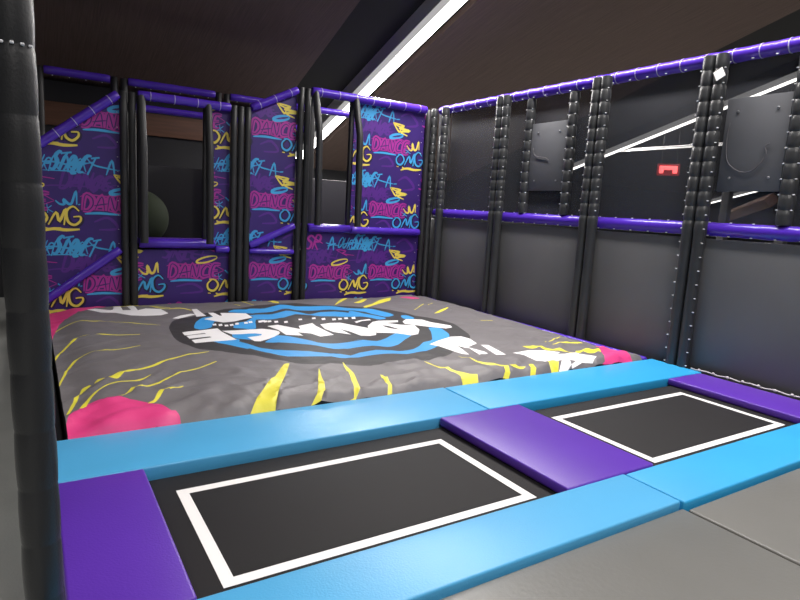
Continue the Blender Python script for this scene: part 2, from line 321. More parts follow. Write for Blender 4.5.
# strip lights: long luminous channels running down the slope
def strip(name, x, y0, y1, label, w=.2, hm='housing', n=None, power=0, up=.41, group='strip lights under the sloping ceiling'):
    xo = x + SK * (y0 - 9)
    t = thing(name, label, 'light', (xo, y0, cz(y0)), group)
    o0 = Vector((xo, y0, cz(y0))); d = Vector((SK, 1, -SL)).normalized(); wv = Vector((1, -SK, 0)).normalized(); nrm = wv.cross(d).normalized()
    if nrm.z > 0: nrm = -nrm
    L = (Vector((x + SK * (y1 - 9), y1, cz(y1))) - o0).length
    def slabm(a, b, hw, h0, h1):
        bm = bmesh.new(); vs = []
        for h in (h0, h1):
            for s, q in ((a, -hw), (b, -hw), (b, hw), (a, hw)): vs.append(bm.verts.new(d * s + wv * q + nrm * h))
        for f in ((0, 1, 2, 3), (4, 5, 6, 7), (0, 1, 5, 4), (1, 2, 6, 5), (2, 3, 7, 6), (3, 0, 4, 7)): bm.faces.new([vs[i] for i in f])
        return bm
    obj('housing', slabm(0, L, w * .54, -up, -.13), M[hm], t, smooth=0)
    obj('lit_side', slabm(0, L, w * .53, -.13, .018), M['lens'], t, smooth=0)  # housing side with its lit grey put in as a glow
    k = max(1, round(L / 3.3)); s = L / k
    for i in range(k):
        obj('diffuser', slabm(i * s + .012, (i + 1) * s - .012, w * .5, .02, .035), M['lamp'], t, smooth=0)
    if power:
        la = bpy.data.lights.new('strip_glow', 'AREA'); la.shape = 'RECTANGLE'; la.size = w; la.size_y = L; la.energy = power; la.color = (1, .96, .92)
        lo = bpy.data.objects.new('strip_glow', la); C.objects.link(lo); lo.parent = t
        mid = d * L * .5 + nrm * .06
        q = Matrix((-wv, d, -nrm)).transposed()
        lo.matrix_local = Matrix.Translation(mid) @ q.to_4x4()
    return t
strip('strip_light', 5.96, -2, 16.0, 'long bright strip light crossing the ceiling above the back wall and its window', .22, power=PW_MAIN)
strip('strip_light', 15.33, -2, 15.2, 'long thin strip light seen through the clear bays of the right wall', .15, 'blacksm', power=PW_RIGHT)
strip('strip_light', -3.2, -6, 5.5, 'strip light over the left walkway outside the picture', .2, power=PW_LEFT)
strip('strip_light', 1.5, -7, -1.2, 'unseen strip light added behind the viewer to brighten the foreground', .24, power=PW_BEHIND, up=-.001)  # out of view, added for light on the mats and wall pads
strip('strip_light', 27.2, 14.2, 16.6, 'short far strip light low through the right wall, above its rail in two pieces', .2)
t = thing('tube_light', 'thin level tube light hanging in the far hall below the sloping strip light', 'light', (15.75, 9.2, 3.78))
obj('diffuser', box((-.025, 0, -.02), (.025, 3.4, .02), .01), M['lampdim'], t)
obj('housing', box((-.04, 0, .02), (.04, 3.4, .06), .01), M['housing'], t)
for yy in (.3, 2.9):
    bm = bmesh.new(); tube(bm, [(0, yy, .06), (0, yy, cz(9.2 + yy) + .42 - 3.78)], .006, 6); obj('suspension_cable', bm, M['cable'], t)

# red luminous sign in the far hall
t = thing('red_sign', 'glowing red sign hanging in the dark hall beyond the right wall', 'sign', (15.7, 10.7, 3.16))
sd = Vector((-.83, -.56, 0)).normalized(); rz = math.atan2(sd.x, -sd.y) if False else math.atan2(-sd.x, sd.y) + PI
t.rotation_euler = (0, 0, math.atan2(sd.y, sd.x) + PI / 2)
obj('case', box((-.36, .02, -.22), (.36, .1, .2), .02), M['red'], t) if False else obj('case', box((-.3, .0, -.16), (.3, .08, .17), .02), mat('sign_case_halo', rgb(60, 8, 10), .4, emit=(1, .02, .03, 1), estr=.5), t)  # case emits faint red to imitate the halo round the symbol
bm = bmesh.new(); rbox(bm, (-.24, -.03, .0), (.24, 0, .11), .02); rbox(bm, (-.24, -.03, -.1), (-.12, 0, .02), .02); rbox(bm, (.12, -.03, -.1), (.24, 0, .02), .02)
obj('luminous_symbol', bm, M['redhot'], t)
for q in (-.2, .2):
    bm = bmesh.new(); tube(bm, [(q, .04, .2), (q, .04, cz(10.7) + .42 - 3.16)], .008, 6); obj('hanger_rod', bm, M['blacksm'], t)

# far hall: two columns with a sloping wooden beam
for i, (x, y, lb) in enumerate(((9.2, 5.2, 'slim dark column in the far hall, seen left through the front bay of the right wall'), (8.6, 4.05, 'slim dark column in the far hall, seen right through the front bay of the right wall'))):
    h = 2.35
    tag(obj('column', box((-.06, -.06, GZ), (.06, .06, h), .01), M['blacksm'], loc=(x, y, 0)), lb, 'column')
bm = bmesh.new(); tube(bm, [(10.5, 5.95, 1.78), (8.8, 4.34, 2.02)], .1, 4)
tag(obj('wooden_handrail', bm, M['wood']), 'brown wooden handrail sloping across the far hall beyond the front bay', 'handrail')

# ---------------------------------------------------------------- platform and pads
structure(obj('floor.001', box((.078, -3, GZ), (6.5, 4.2, -.13), .01), M['deck']))
def pad(name, lo, hi, m, label, cat, group=None, bev=.014):
    o = obj(name, box((0, 0, 0), tuple(hi[i] - lo[i] for i in range(3)), bev, 3), m, loc=lo)
    return tag(o, label, cat, group)
pad('floor_mat', (.06, -2.6, -.13), (3.192, 1.815, -.035), M['greymat'], 'large grey floor mat in the foreground, left of the seam', 'mat')
pad('floor_mat', (3.208, -2.6, -.13), (6.3, 1.79, -.035), M['greymat'], 'grey floor mat in the bottom right corner, right of the seam', 'mat')
pad('foam_pad', (.075, 1.83, -.13), (3.197, 2.235, 0), M['blue'], 'light blue foam pad along the near edge of the left trampoline', 'pad')
pad('foam_pad', (3.203, 1.81, -.13), (6.3, 2.225, 0), M['blue2'], 'blue foam pad along the near edge of the right trampoline', 'pad')
pad('foam_pad', (.075, 3.565, -.11), (3.197, 4.21, 0), M['blue'], 'light blue foam pad between the left trampoline and the air bag', 'pad')
pad('foam_pad', (3.203, 3.565, -.11), (6.29, 4.2, 0), M['blue2'], 'blue foam pad between the right trampoline and the air bag', 'pad')
pad('foam_pad', (.075, 2.24, -.068), (.53, 3.56, 0), M['purple'], 'purple foam pad left of the left trampoline beside the black post', 'pad')
pad('foam_pad', (2.69, 2.24, -.068), (3.53, 3.56, 0), M['purple'], 'wide purple foam pad between the two trampolines', 'pad')
pad('foam_pad', (5.655, 2.23, -.068), (6.24, 3.56, 0), M['purple'], 'purple foam pad right of the right trampoline against the grey wall', 'pad')
def bed(x0, x1, label, lx):
    t = thing('trampoline', label, 'trampoline', ((x0 + x1) / 2, 2.9, -.13))
    cx = (x0 + x1) / 2
    obj('frame', box((x0 - cx, -.66, 0), (x1 - cx, .66, .045), .005), M['bedframe'], t)
    obj('jump_bed', box((x0 - cx + .03, -.63, .03), (x1 - cx - .03, .63, .058), .004), M['bed'], t)
    a, b = lx; bm = bmesh.new(); y0, y1 = 2.345 - 2.9, 3.335 - 2.9; w = .06
    for lo, hi in (((a, y0), (b, y0 + w)), ((a, y1 - w), (b, y1)), ((a, y0 + w), (a + w, y1 - w)), ((b - w, y0 + w), (b, y1 - w))):
        rbox(bm, (lo[0] - cx, lo[1], .0582), (hi[0] - cx, hi[1], .0598), 0)
    obj('boundary_line', bm, M['white'], t, smooth=0)
bed(.1, 3.1, 'left black trampoline bed with a white boundary line', (.665, 2.545))
bed(3.12, 6.2, 'right black trampoline bed with a white boundary line', (3.70, 5.545))

# ---------------------------------------------------------------- air bag with printed cover
BX0, BX1, BY0, BY1 = .17, 6.17, 4.214, 9.08
def sm(t): t = max(0, min(1, t)); return t * t * (3 - 2 * t)
def bag_z(x, y):
    dl = x - BX0; dr = BX1 - x; df = y - BY0; db = BY1 - y
    z = -.07 * (1 - sm(dl / .35)) - .03 * (1 - sm(dr / .25)) - .02 * (1 - sm(db / .3)) - .075 * (1 - sm(df / .07)) 
    z += .045
    # soft billows and creases
    z += .022 * noise.noise(Vector((x * .9, y * .9, 1.3))) + .012 * noise.noise(Vector((x * 2.3, y * 1.7, 4.1)))
    a = abs(noise.noise(Vector((x * 1.5 + y * .5, y * 2.6 - x * .9, 9.))))
    z += .026 * (1 - sm(a / .2)) * (.12 + .88 * (1 - sm((df - .2) / 1.4)) + .4 * (1 - sm(dl / 1.2)))
    b2 = abs(noise.noise(Vector((x * 3.1 - y, y * 2.2 + x * 1.4, 2.))))
    z += .012 * (1 - sm(b2 / .22)) * (.25 + .75 * (1 - sm((df - .3) / 1.3)) + .5 * sm((x - 4.6) / .8))
    # ruffles along the near edge
    z += .013 * sm(df / .06) * (1 - sm(df / .55)) * math.sin(x * 17 + 2.5 * noise.noise(Vector((x * 2, y, 0)))) * sm((x - 2.2) / 2)
    z += .006 * (1 - sm(df / .4)) * sm((x - 3.6) / 1.2) * sm(df / .09)
    return z
t = thing('air_bag', 'big stunt air bag with a grey printed cover, blue rings and white lettering', 'air bag', ((BX0 + BX1) / 2, (BY0 + BY1) / 2, GZ))
T0 = Vector(t.location)
KEY = {'p': 1, 'k': 2, 'b': 3, 'w': 4, 'y': 5}
def smooth_line(pts, n=4):
    P = [Vector((*p, 0)) for p in pts]
    if len(P) < 3: return P
    out = []
    for i in range(len(P) - 1):
        p0 = P[max(i - 1, 0)]; p1 = P[i]; p2 = P[i + 1]; p3 = P[min(i + 2, len(P) - 1)]
        for k in range(n):
            u = k / n
            out.append(.5 * ((2 * p1) + (p2 - p0) * u + (2 * p0 - 5 * p1 + 4 * p2 - p3) * u * u + (3 * p1 - p0 - 3 * p2 + p3) * u ** 3))
    out.append(P[-1]); return out
def ribbon(pts, w, taper=True):
    P = smooth_line(pts); L = []; Rr = []
    for i, p in enumerate(P):
        d = (P[min(i + 1, len(P) - 1)] - P[max(i - 1, 0)]).normalized(); n = Vector((-d.y, d.x, 0))
        f = i / (len(P) - 1); h = w * .5 * ((.45 + .55 * math.sin(PI * min(1, f * 1.0 + .0))) if taper else 1)
        L.append(p + n * h); Rr.append(p - n * h)
    return L, Rr
cv = []; cf = []; ck = []
def addface(pts, key):
    i0 = len(cv)
    for p in pts: cv.append(Vector((min(max(p[0], BX0), BX1), min(max(p[1], BY0), BY1))))
    cf.append(list(range(i0, i0 + len(pts)))); ck.append(key)
edge = []
NX, NY = 100, 80
edge += [(BX0 + (BX1 - BX0) * i / NX, BY0) for i in range(NX)] + [(BX1, BY0 + (BY1 - BY0) * i / NY) for i in range(NY)]
edge += [(BX1 - (BX1 - BX0) * i / NX, BY1) for i in range(NX)] + [(BX0, BY1 - (BY1 - BY0) * i / NY) for i in range(NY)]
addface(edge, 0)
def dedup(pts):
    out = []
    for p in pts:
        if not out or (Vector(p) - Vector(out[-1])).length > .004: out.append(p)
    return out
def closed_smooth(pts, n=3):
    P = [Vector((*p, 0)) for p in pts]; N = len(P); out = []
    for i in range(N):
        p0, p1, p2, p3 = P[i - 1], P[i], P[(i + 1) % N], P[(i + 2) % N]
        if (p2 - p1).length < .05: out.append(p1[:2]); continue
        for k in range(n):
            u = k / n; c = .8
            m1 = (p2 - p0) * .5 * c; m2 = (p3 - p1) * .5 * c; l = (p2 - p1).length
            if m1.length > l: m1 = m1.normalized() * l
            if m2.length > l: m2 = m2.normalized() * l
            q = (2 * u ** 3 - 3 * u * u + 1) * p1 + (u ** 3 - 2 * u * u + u) * m1 + (3 * u * u - 2 * u ** 3) * p2 + (u ** 3 - u * u) * m2
            out.append(q[:2])
    return out
for c, pts in POLYS: addface(dedup(closed_smooth(pts) if c in 'kbpy' else pts), KEY[c])
for c, w, pts in LINES:
    A, B = ribbon(pts, w)
    for i in range(len(A) - 1): addface([A[i][:2], A[i + 1][:2], B[i + 1][:2], B[i][:2]], KEY[c])
for i in range(1, 150):
    for j in range(1, 122):
        cv.append(Vector((BX0 + (BX1 - BX0) * (i + .3 * random.random()) / 150, BY0 + (BY1 - BY0) * (j + .3 * random.random()) / 122)))
ce = []
for f in cf[1:]: ce += [(f[i], f[(i + 1) % len(f)]) for i in range(len(f))]
cpoly = [([cv[i] for i in f], k) for f, k in zip(cf, ck)][1:]
cbox = [(min(p.x for p in q), max(p.x for p in q), min(p.y for p in q), max(p.y for p in q)) for q, k in cpoly]
def pip(q, x, y):
    r = False; j = len(q) - 1
    for i in range(len(q)):
        a = q[i]; c = q[j]
        if (a.y > y) != (c.y > y) and x < (c.x - a.x) * (y - a.y) / (c.y - a.y) + a.x: r = not r
        j = i
    return r
ov, oe, of, _, _, fo = delaunay_2d_cdt(cv, ce, cf[:1], 1, 1e-5)
bm = bmesh.new()
vv = [bm.verts.new((p[0] - T0.x, p[1] - T0.y, bag_z(p[0], p[1]) - T0.z)) for p in ov]
for f, src in zip(of, fo):
    try: nf = bm.faces.new([vv[i] for i in f])
    except ValueError: continue
    if len(f) != 3: continue
    mx = (ov[f[0]].x + ov[f[1]].x + ov[f[2]].x) / 3; my = (ov[f[0]].y + ov[f[1]].y + ov[f[2]].y) / 3
    for (q, k), bb in zip(reversed(cpoly), reversed(cbox)):
        if bb[0] <= mx <= bb[1] and bb[2] <= my <= bb[3] and pip(q, mx, my):
            nf.material_index = k; break
obj('cover', bm, [M['bagg'], M['bagp'], M['bagk'], M['bagb'], M['bagw'], M['bagy']], t, smooth=180)
bm = bmesh.new(); pr = []
for p in edge:
    cx, cy = (BX0 + BX1) / 2, (BY0 + BY1) / 2
    pr.append((bm.verts.new((p[0] - T0.x, p[1] - T0.y, bag_z(*p) - T0.z)), bm.verts.new((p[0] - T0.x, p[1] - T0.y, 0))))
for i in range(len(pr)):
    a, b = pr[i], pr[(i + 1) % len(pr)]; bm.faces.new((a[0], b[0], b[1], a[1]))
obj('skirt', bm, M['bags'], t)
pad('edge_beam', (-.06, 4.22, GZ), (.15, 9.1, -.12), M['blacksm'], 'black padded beam along the left side of the air bag', 'beam')
pad('edge_rail', (6.19, 4.24, -.13), (6.28, 9.06, .012), M['rail'], 'narrow purple padded rail along the foot of the grey wall beside the air bag', 'rail', bev=.03)

# ---------------------------------------------------------------- right wall
WX = 6.35
PX = 6.315; RX = 6.425
def post(name, x, y, z0, z1, label, r=.068, pitch=.155, ties=(), group=None, m='black', tie_from=None, groove=.91):
    t = thing(name, label, 'post', (x, y, z0), group)
    bm = bmesh.new(); L = z1 - z0; 
    if z0 < 0 and pitch < .5:
        lo = 1.5 - z0; pr = seg_profile(lo, r * .93, .47, .975)[:-2] + [(lo + a, q) for a, q in seg_profile(L - lo, r, pitch, groove)[1:]]
    else: pr = seg_profile(L, r, pitch, groove)
    lathe(bm, (0, 0, 0), (0, 0, L), pr, 12)
    obj('padding', bm, M[m], t, smooth=50)
    n = round(L / pitch); p = L / n
    for s in ties:
        for i in range(1, n):
            if z0 + i * p < (tie_from if tie_from is not None else -9): continue
            tie(t, (-.035, s * (r - .008), i * p), .017)
    return t
G = 'black padded posts of the right wall'
post('padded_post', PX, 3.82, -.13, 3.425, 'near tube of the black double post that carries the white tag', ties=(-1,), group=G)
post('padded_post', PX, 3.962, -.13, 3.425, 'far tube of the black double post that carries the white tag', ties=(1,), group=G)
post('padded_post', PX, 5.32, -.13, 3.425, 'near tube of the black double post between the third and second grey wall pads', ties=(-1,), tie_from=1.6, group=G)
post('padded_post', PX, 5.462, -.13, 3.425, 'far tube of the black double post between the third and second grey wall pads', ties=(1,), tie_from=1.6, group=G)
post('padded_post', PX, 7.19, -.13, 3.425, 'near tube of the black double post between the two middle bays of the right wall', ties=(-1,), tie_from=1.6, group=G)
post('padded_post', PX, 7.332, -.13, 3.425, 'far tube of the black double post between the two middle bays of the right wall', ties=(1,), tie_from=1.6, group=G)
post('padded_post', PX, 8.79, -.13, 3.425, 'single full height black post nearest the far right corner', ties=(-1,), tie_from=1.6, group=G)
post('padded_post', 6.31, 9.125, -.13, 3.43, 'black corner post where the graffiti wall meets the right wall', r=.06, ties=(-1,), tie_from=1.6, group=G)
post('padded_post', RX - .01, 3.02, 1.652, 3.33, 'short black post at the right edge of the picture, standing on the purple rail', r=.075, ties=(-1, 1), group=G)
post('padded_post', RX - .01, 5.92, 1.652, 3.33, 'short black post on the purple rail, near edge of the bent cable board', ties=(-1, 1), group=G)
post('padded_post', RX - .01, 6.75, 1.652, 3.33, 'short black post on the purple rail, far edge of the bent cable board', ties=(-1, 1), group=G)
post('padded_post', PX, 2.15, -.13, 3.425, 'black post of the right wall outside the picture', ties=(), group=G)

def rail(name, p0, p1, r, label, pitch=.3, group=None, ringpitch=.3, dots=None, m='rail', groove=.97, rings=True):
    p0 = Vector(p0); p1 = Vector(p1); L = (p1 - p0).length; d = (p1 - p0).normalized()
    t = thing(name, label, 'rail', p0, group)
    bm = bmesh.new(); lathe(bm, (0, 0, 0), p1 - p0, seg_profile(L, r, pitch, groove, .02), 18); obj('padding', bm, M[m], t, smooth=60)
    n = max(1, round(L / ringpitch))
    if rings:
        for i in range(n): ring(t, d * (L * (i + .5) / n), d, r + .002)
    if dots:
        n = round(L / .24)
        for i in range(n):
            for dx, dz in dots: tie(t, d * (L * (i + .5) / n) + Vector((dx, 0, dz)), .015)
    return t
GR = 'purple top rails of the right wall'; GM = 'purple middle rails of the right wall'
bays = [(2.23, 3.885), (3.9, 5.385), (5.395, 7.255), (7.265, 8.785), (8.795, 9.08)]
RX = 6.425
nm = ['frontmost bay with the big grey board', 'bay through which the red sign shows', 'bay with two short posts and a grey board', 'wide open far bay', 'narrow bay in the far right corner']
for (a, b), s in zip(bays, nm):
    rail('padded_rail', (RX, a, 3.41), (RX, b, 3.41), .072, 'purple padded top rail over the ' + s, .3, GR, .3, dots=[(-.06, -.07)])
    rail('padded_rail', (RX, a, 1.575), (RX, b, 1.575), .076, 'purple padded middle rail under the ' + s, .22, GM, .22, dots=[(-.04, .078), (-.05, -.068)], rings=False, groove=.985)
    pad('wall_pad', (WX + .04, a + .005, -.13), (WX + .12, b - .005 + (.1 if b > 9 else 0), 1.47), M['wallpad'], 'grey vinyl wall pad below the ' + s, 'wall pad', 'grey wall pads', .02)
for (a, b), s in zip(bays, nm):
    bm = bmesh.new(); rbox(bm, (0, a + .01, 1.6), (.004, b - .01 + (.1 if b > 9 else 0), 3.39), 0)
    tag(obj('netting', bm, M['net'], loc=(RX + .02, 0, 0), smooth=0), 'fine dark netting filling the ' + s, 'net', 'nets of the right wall')
def board(y0, y1, label, cab):
    t = thing('game_board', label, 'board', (RX - .025, (y0 + y1) / 2, 1.99))
    h = (y1 - y0) / 2
    pn = obj('panel', box((0, -h, 0), (.03, h, .97), .004), M['board'], t)
    for sy in (-.62, .62):
        for z in (.14, .83):
            bm = bmesh.new(); lathe(bm, (0, 0, 0), (-.012, 0, 0), [(0, .014), (.008, .014), (.012, .008)], 10); o = obj('screw', bm, M['steel'], pn); o.location = (0, sy * h, z)
    if cab:
        bm = bmesh.new(); tube(bm, [(-.012, *p) for p in cab], .005, 8); obj('cable', bm, M['cable'], t)
def arc(pts, n=6):
    return [tuple(p[:2]) for p in smooth_line(pts, n)]
board(3.1, 3.75, 'big grey board with a looped cable, behind the frontmost upper bay', arc([(.27, .72), (.275, .5), (.24, .32), (.13, .22), (0, .2), (-.1, .28), (-.15, .38), (-.13, .45), (-.17, .48)]))
board(5.99, 6.68, 'grey board with a short bent cable, between two short posts', arc([(.28, .62), (.25, .53), (.18, .49), (.02, .47), (-.05, .43)]))
board(8.88, 9.06, 'narrow grey board behind the corner bay at the far end', arc([(-.05, .7), (-.06, .5), (-.02, .35), (.03, .25)]))
t = obj('paper_tag', box((-.004, -.05, -.05), (.004, .05, .05), 0), M['paper'], loc=(PX - .078, 3.79, 3.2)); t.rotation_euler = (math.radians(-28), 0, 0)
tag(t, 'small white paper tag stuck askew near the top of the black double post', 'tag')
# lacing rope at the foot of the front wall pad
bm = bmesh.new(); tube(bm, [(6.29, 2.25 + .05 * i, .012 + .006 * math.sin(i * 1.3)) for i in range(30)], .008, 8)
t = thing('lacing_rope', 'pale lacing rope along the wall edge of the right purple pad', 'rope', (0, 0, 0)); obj('rope', bm, M['rope'], t)
for i in range(9):
    bm = bmesh.new(); bmesh.ops.create_icosphere(bm, subdivisions=2, radius=.017); obj('knot', bm, M['rope'], t, loc=(6.285, 2.32 + .16 * i, .016))

# ---------------------------------------------------------------- graffiti wall
FY = 9.2
def v2(pts, f): return [f(*p) for p in pts]
FONT = {
 'A': [[(0, 0), (.45, 1), (.8, -.05)], [(-.1, .3), (.5, .42), (1, .5)]],
 'O': [[(.4, 1), (.05, .6), (.2, .05), (.7, .2), (.75, .75), (.4, 1)]],
 'U': [[(0, 1), (.08, .2), (.4, 0), (.7, .3), (.8, 1)]],
 'R': [[(.05, 0), (.12, 1), (.65, .95), (.65, .6), (.12, .5), (.75, -.05)]],
 'S': [[(.85, .85), (.4, 1), (.1, .75), (.7, .45), (.6, .05), (0, .1)]],
 'T': [[(-.1, .92), (1, 1)], [(.5, 1), (.45, 0)]],
 'E': [[(.85, 1), (.15, .92), (.08, .05), (.85, 0)], [(.1, .5), (.65, .55)]],
 'D': [[(.05, 0), (.1, 1), (.65, .85), (.8, .4), (.5, .03), (.05, 0)]],
 'N': [[(.02, 0), (.1, 1), (.65, .05), (.8, 1)]],
 'C': [[(.85, .85), (.45, 1), (.08, .6), (.2, .08), (.85, .12)]],
 'M': [[(0, 0), (.15, 1), (.45, .3), (.8, 1), (.9, 0)]],
 'G': [[(.85, .85), (.4, 1), (.02, .5), (.3, 0), (.85, .12), (.88, .5), (.5, .48)]]}
def word(out, txt, x, z, w, h, sw, key, lean=.2, layer=1, jit=0):
    rr = random.Random(txt + key)
    n = len(txt); cw = w / n
    for i, ch in enumerate(txt):
        hh = h * (1 + jit * (rr.random() - .5)); dz = jit * h * .3 * (rr.random() - .5)
        for st in FONT[ch]:
            pts = [(x + cw * (i + a * 1.05) + lean * b * h, z + dz + b * hh) for a, b in st]
            out.append((key, layer, pts, sw))
def tile():
    s = []
    k = .00295; kz = .0026
    q = lambda zx, zy: ((zx - 55) * k, (350 - zy) * kz)
    Q = lambda pts: [q(*p) for p in pts]
    # dim violet scribble behind everything
    word(s, 'DANCE', q(360, 0)[0], q(0, 278)[1], .64, .2, .05, 'd', .3, 1, .4)
    word(s, 'STREET', q(30, 0)[0], q(0, 275)[1], .62, .18, .046, 'd', .4, 1, .4)
    s.append(('d', 1, Q([(200, 300), (330, 270), (520, 265), (600, 250)]), .02))
    s.append(('d', 1, Q([(440, 300), (470, 215), (500, 290), (540, 220), (570, 295)]), 0.05))
    s.append(('d', 1, Q([(60, 295), (90, 225), (120, 290), (160, 220), (190, 290)]), 0.05))
    s.append(('d', 1, Q([(100, 440), (180, 425), (230, 470), (120, 480)]), 0.04))
    s.append(('d', 1, Q([(500, 450), (560, 425), (600, 480), (520, 490)]), 0.04))
    s.append(('d', 1, Q([(640, 150), (700, 120), (760, 190), (680, 210)]), 0.05))
    # DANCE block letters, twice
    for x0 in (58, 448):
        for i, ch in enumerate('DANCE'):
            cw = 52 * k; bx = q(x0 + 4 + i * 52, 0)[0]; bz = q(0, 390 - 4 * (i % 2))[1]; h = .205 - .02 * (i % 2)
            for st in FONT[ch]:
                s.append(('m', 2, [(bx + a * cw * 1.0 + .12 * b * h, bz + b * h) for a, b in st], .088))
            for st in FONT[ch]:
                s.append(('p', 3, [(bx + a * cw * 1.0 + .12 * b * h, bz + b * h) for a, b in st], .017))
        s.append(('m', 2, Q([(x0 - 4, 320), (x0 + 30, 308), (x0 + 130, 312), (x0 + 200, 300), (x0 + 282, 345)]), .018))
        s.append(('m', 2, Q([(x0, 378), (x0 + 30, 384), (x0 + 110, 386), (x0 + 170, 398), (x0 + 282, 348)]), .018))
        s.append(('b', 2, Q([(x0 + 14, 408), (x0 + 80, 402), (x0 + 170, 408)]), .036))
    # blue line of writing
    word(s, 'A', q(172, 0)[0], q(0, 200)[1], .13, .22, .032, 'b', .1, 2)
    s.append(('b', 2, Q([(158, 155), (200, 165), (245, 172)]), .02))
    word(s, 'OUR', q(232, 0)[0], q(0, 190)[1], .27, .16, .024, 'b', .4, 2, .4)
    word(s, 'STREET', q(322, 0)[0], q(0, 198)[1], .5, .21, .05, 'b', .5, 2, .6)
    s.append(('b', 2, Q([(322, 200), (345, 120), (360, 185), (392, 112), (410, 180), (450, 125), (470, 190)]), .028))
    s.append(('b', 2, Q([(250, 168), (330, 150), (420, 162), (500, 138)]), .024))
    s.append(('b', 2, Q([(300, 196), (420, 192), (470, 198)]), .018))
    s.append(('b', 2, Q([(470, 110), (500, 150), (560, 165), (610, 172)]), .022))
    s.append(('b', 2, Q([(555, 200), (580, 122), (590, 198)]), .03))
    s.append(('b', 2, Q([(612, 172), (632, 170)]), .04))
    # magenta bits
    word(s, 'SR', q(24, 0)[0], q(0, 198)[1], .28, .23, .04, 'm', .3, 2)
    s.append(('m', 2, Q([(70, 115), (100, 135), (140, 160)]), .024))
    s.append(('d', 1, Q([(40, 230), (110, 215), (190, 250), (300, 262)]), .03))
    s.append(('d', 1, Q([(480, 225), (540, 245), (640, 300)]), .03))
    s.append(('m', 2, Q([(300, 240), (228, 200), (290, 208), (268, 224), (345, 236)]), .02))
    # yellow arrow
    s.append(('y', 2, Q([(588, 198), (630, 252), (640, 228)]), .03))
    s.append(('y', 2, Q([(586, 196), (665, 210), (630, 226), (708, 238), (640, 250), (690, 272)]), .04))
    s.append(('y', 2, Q([(600, 205), (640, 220)]), .05))
    # halos
    def oval(cx, cy, rx, ry, tilt, key, w=.022):
        pts = []
        for i in range(15):
            a = 2 * PI * i / 14; u = rx * math.cos(a); v = ry * math.sin(a)
            pts.append((cx + u * math.cos(tilt) - v * math.sin(tilt), cy + u * math.sin(tilt) + v * math.cos(tilt)))
        s.append((key, 2, Q(pts), w))
    oval(252, 282, 54, 15, -.28, 'y', .03); oval(615, 283, 46, 13, -.25, 'b', .045)
    # blue crown and yellow crown
    s.append(('b', 2, Q([(345, 345), (362, 362), (380, 362), (378, 338), (395, 358), (410, 355), (428, 292), (430, 362)]), .036))
    s.append(('b', 2, Q([(436, 362), (444, 360)]), .03))
    s.append(('y', 2, Q([(690, 335), (712, 362), (730, 360), (730, 318), (745, 358), (762, 352), (775, 300), (780, 358)]), .038))
    s.append(('b', 2, Q([(290, 375), (335, 405)]), .026)); s.append(('b', 2, Q([(330, 372), (295, 405)]), .026)); s.append(('b', 2, Q([(312, 365), (314, 410)]), .02))
    s.append(('b', 2, Q([(680, 362), (720, 388)]), .026)); s.append(('b', 2, Q([(715, 358), (685, 390)]), .026))
    # OMG, yellow and blue
    for x0, key, u in ((255, 'y', 'y'), (620, 'b', 'y')):
        st = [([(28, 398), (2, 425), (6, 458), (34, 468), (56, 435), (40, 404), (10, 400)], .034),
              ([(60, 470), (92, 405), (104, 452), (130, 385), (122, 470)], .036),
              ([(184, 396), (160, 372), (134, 398), (138, 450), (164, 468), (188, 446), (188, 424), (160, 426)], .034),
              ]
        for pts, w in st: s.append(('n', 1, Q([(x0 + px + 3, py + 3) for px, py in pts]), w + .045))
        for pts, w in st: s.append((key, 2, Q([(x0 + px, py) for px, py in pts]), w))
        s.append((u, 2, Q([(x0 + 35, 504), (x0 + 80, 490), (x0 + 130, 495), (x0 + 185, 490)]), .044))
        s.append((u, 2, Q([(x0 + 45, 482), (x0 + 60, 492), (x0 + 110, 484)]), .03))
        s.append((u, 2, Q([(x0 + 4, 482), (x0 + 18, 484)]), .034))
    return s
TILE = tile(); TU, TV = 2.26, 1.12
KM = {'p': 0, 'd': 1, 'm': 2, 'b': 3, 'y': 4, 'n': 5}
def inside(poly, p):
    s = None
    for i in range(len(poly)):
        a = poly[i]; b = poly[(i + 1) % len(poly)]
        c = (b[0] - a[0]) * (p[1] - a[1]) - (b[1] - a[1]) * (p[0] - a[0])
        if abs(c) < 1e-9: continue
        if s is None: s = c > 0
        elif (c > 0) != s: return False
    return True
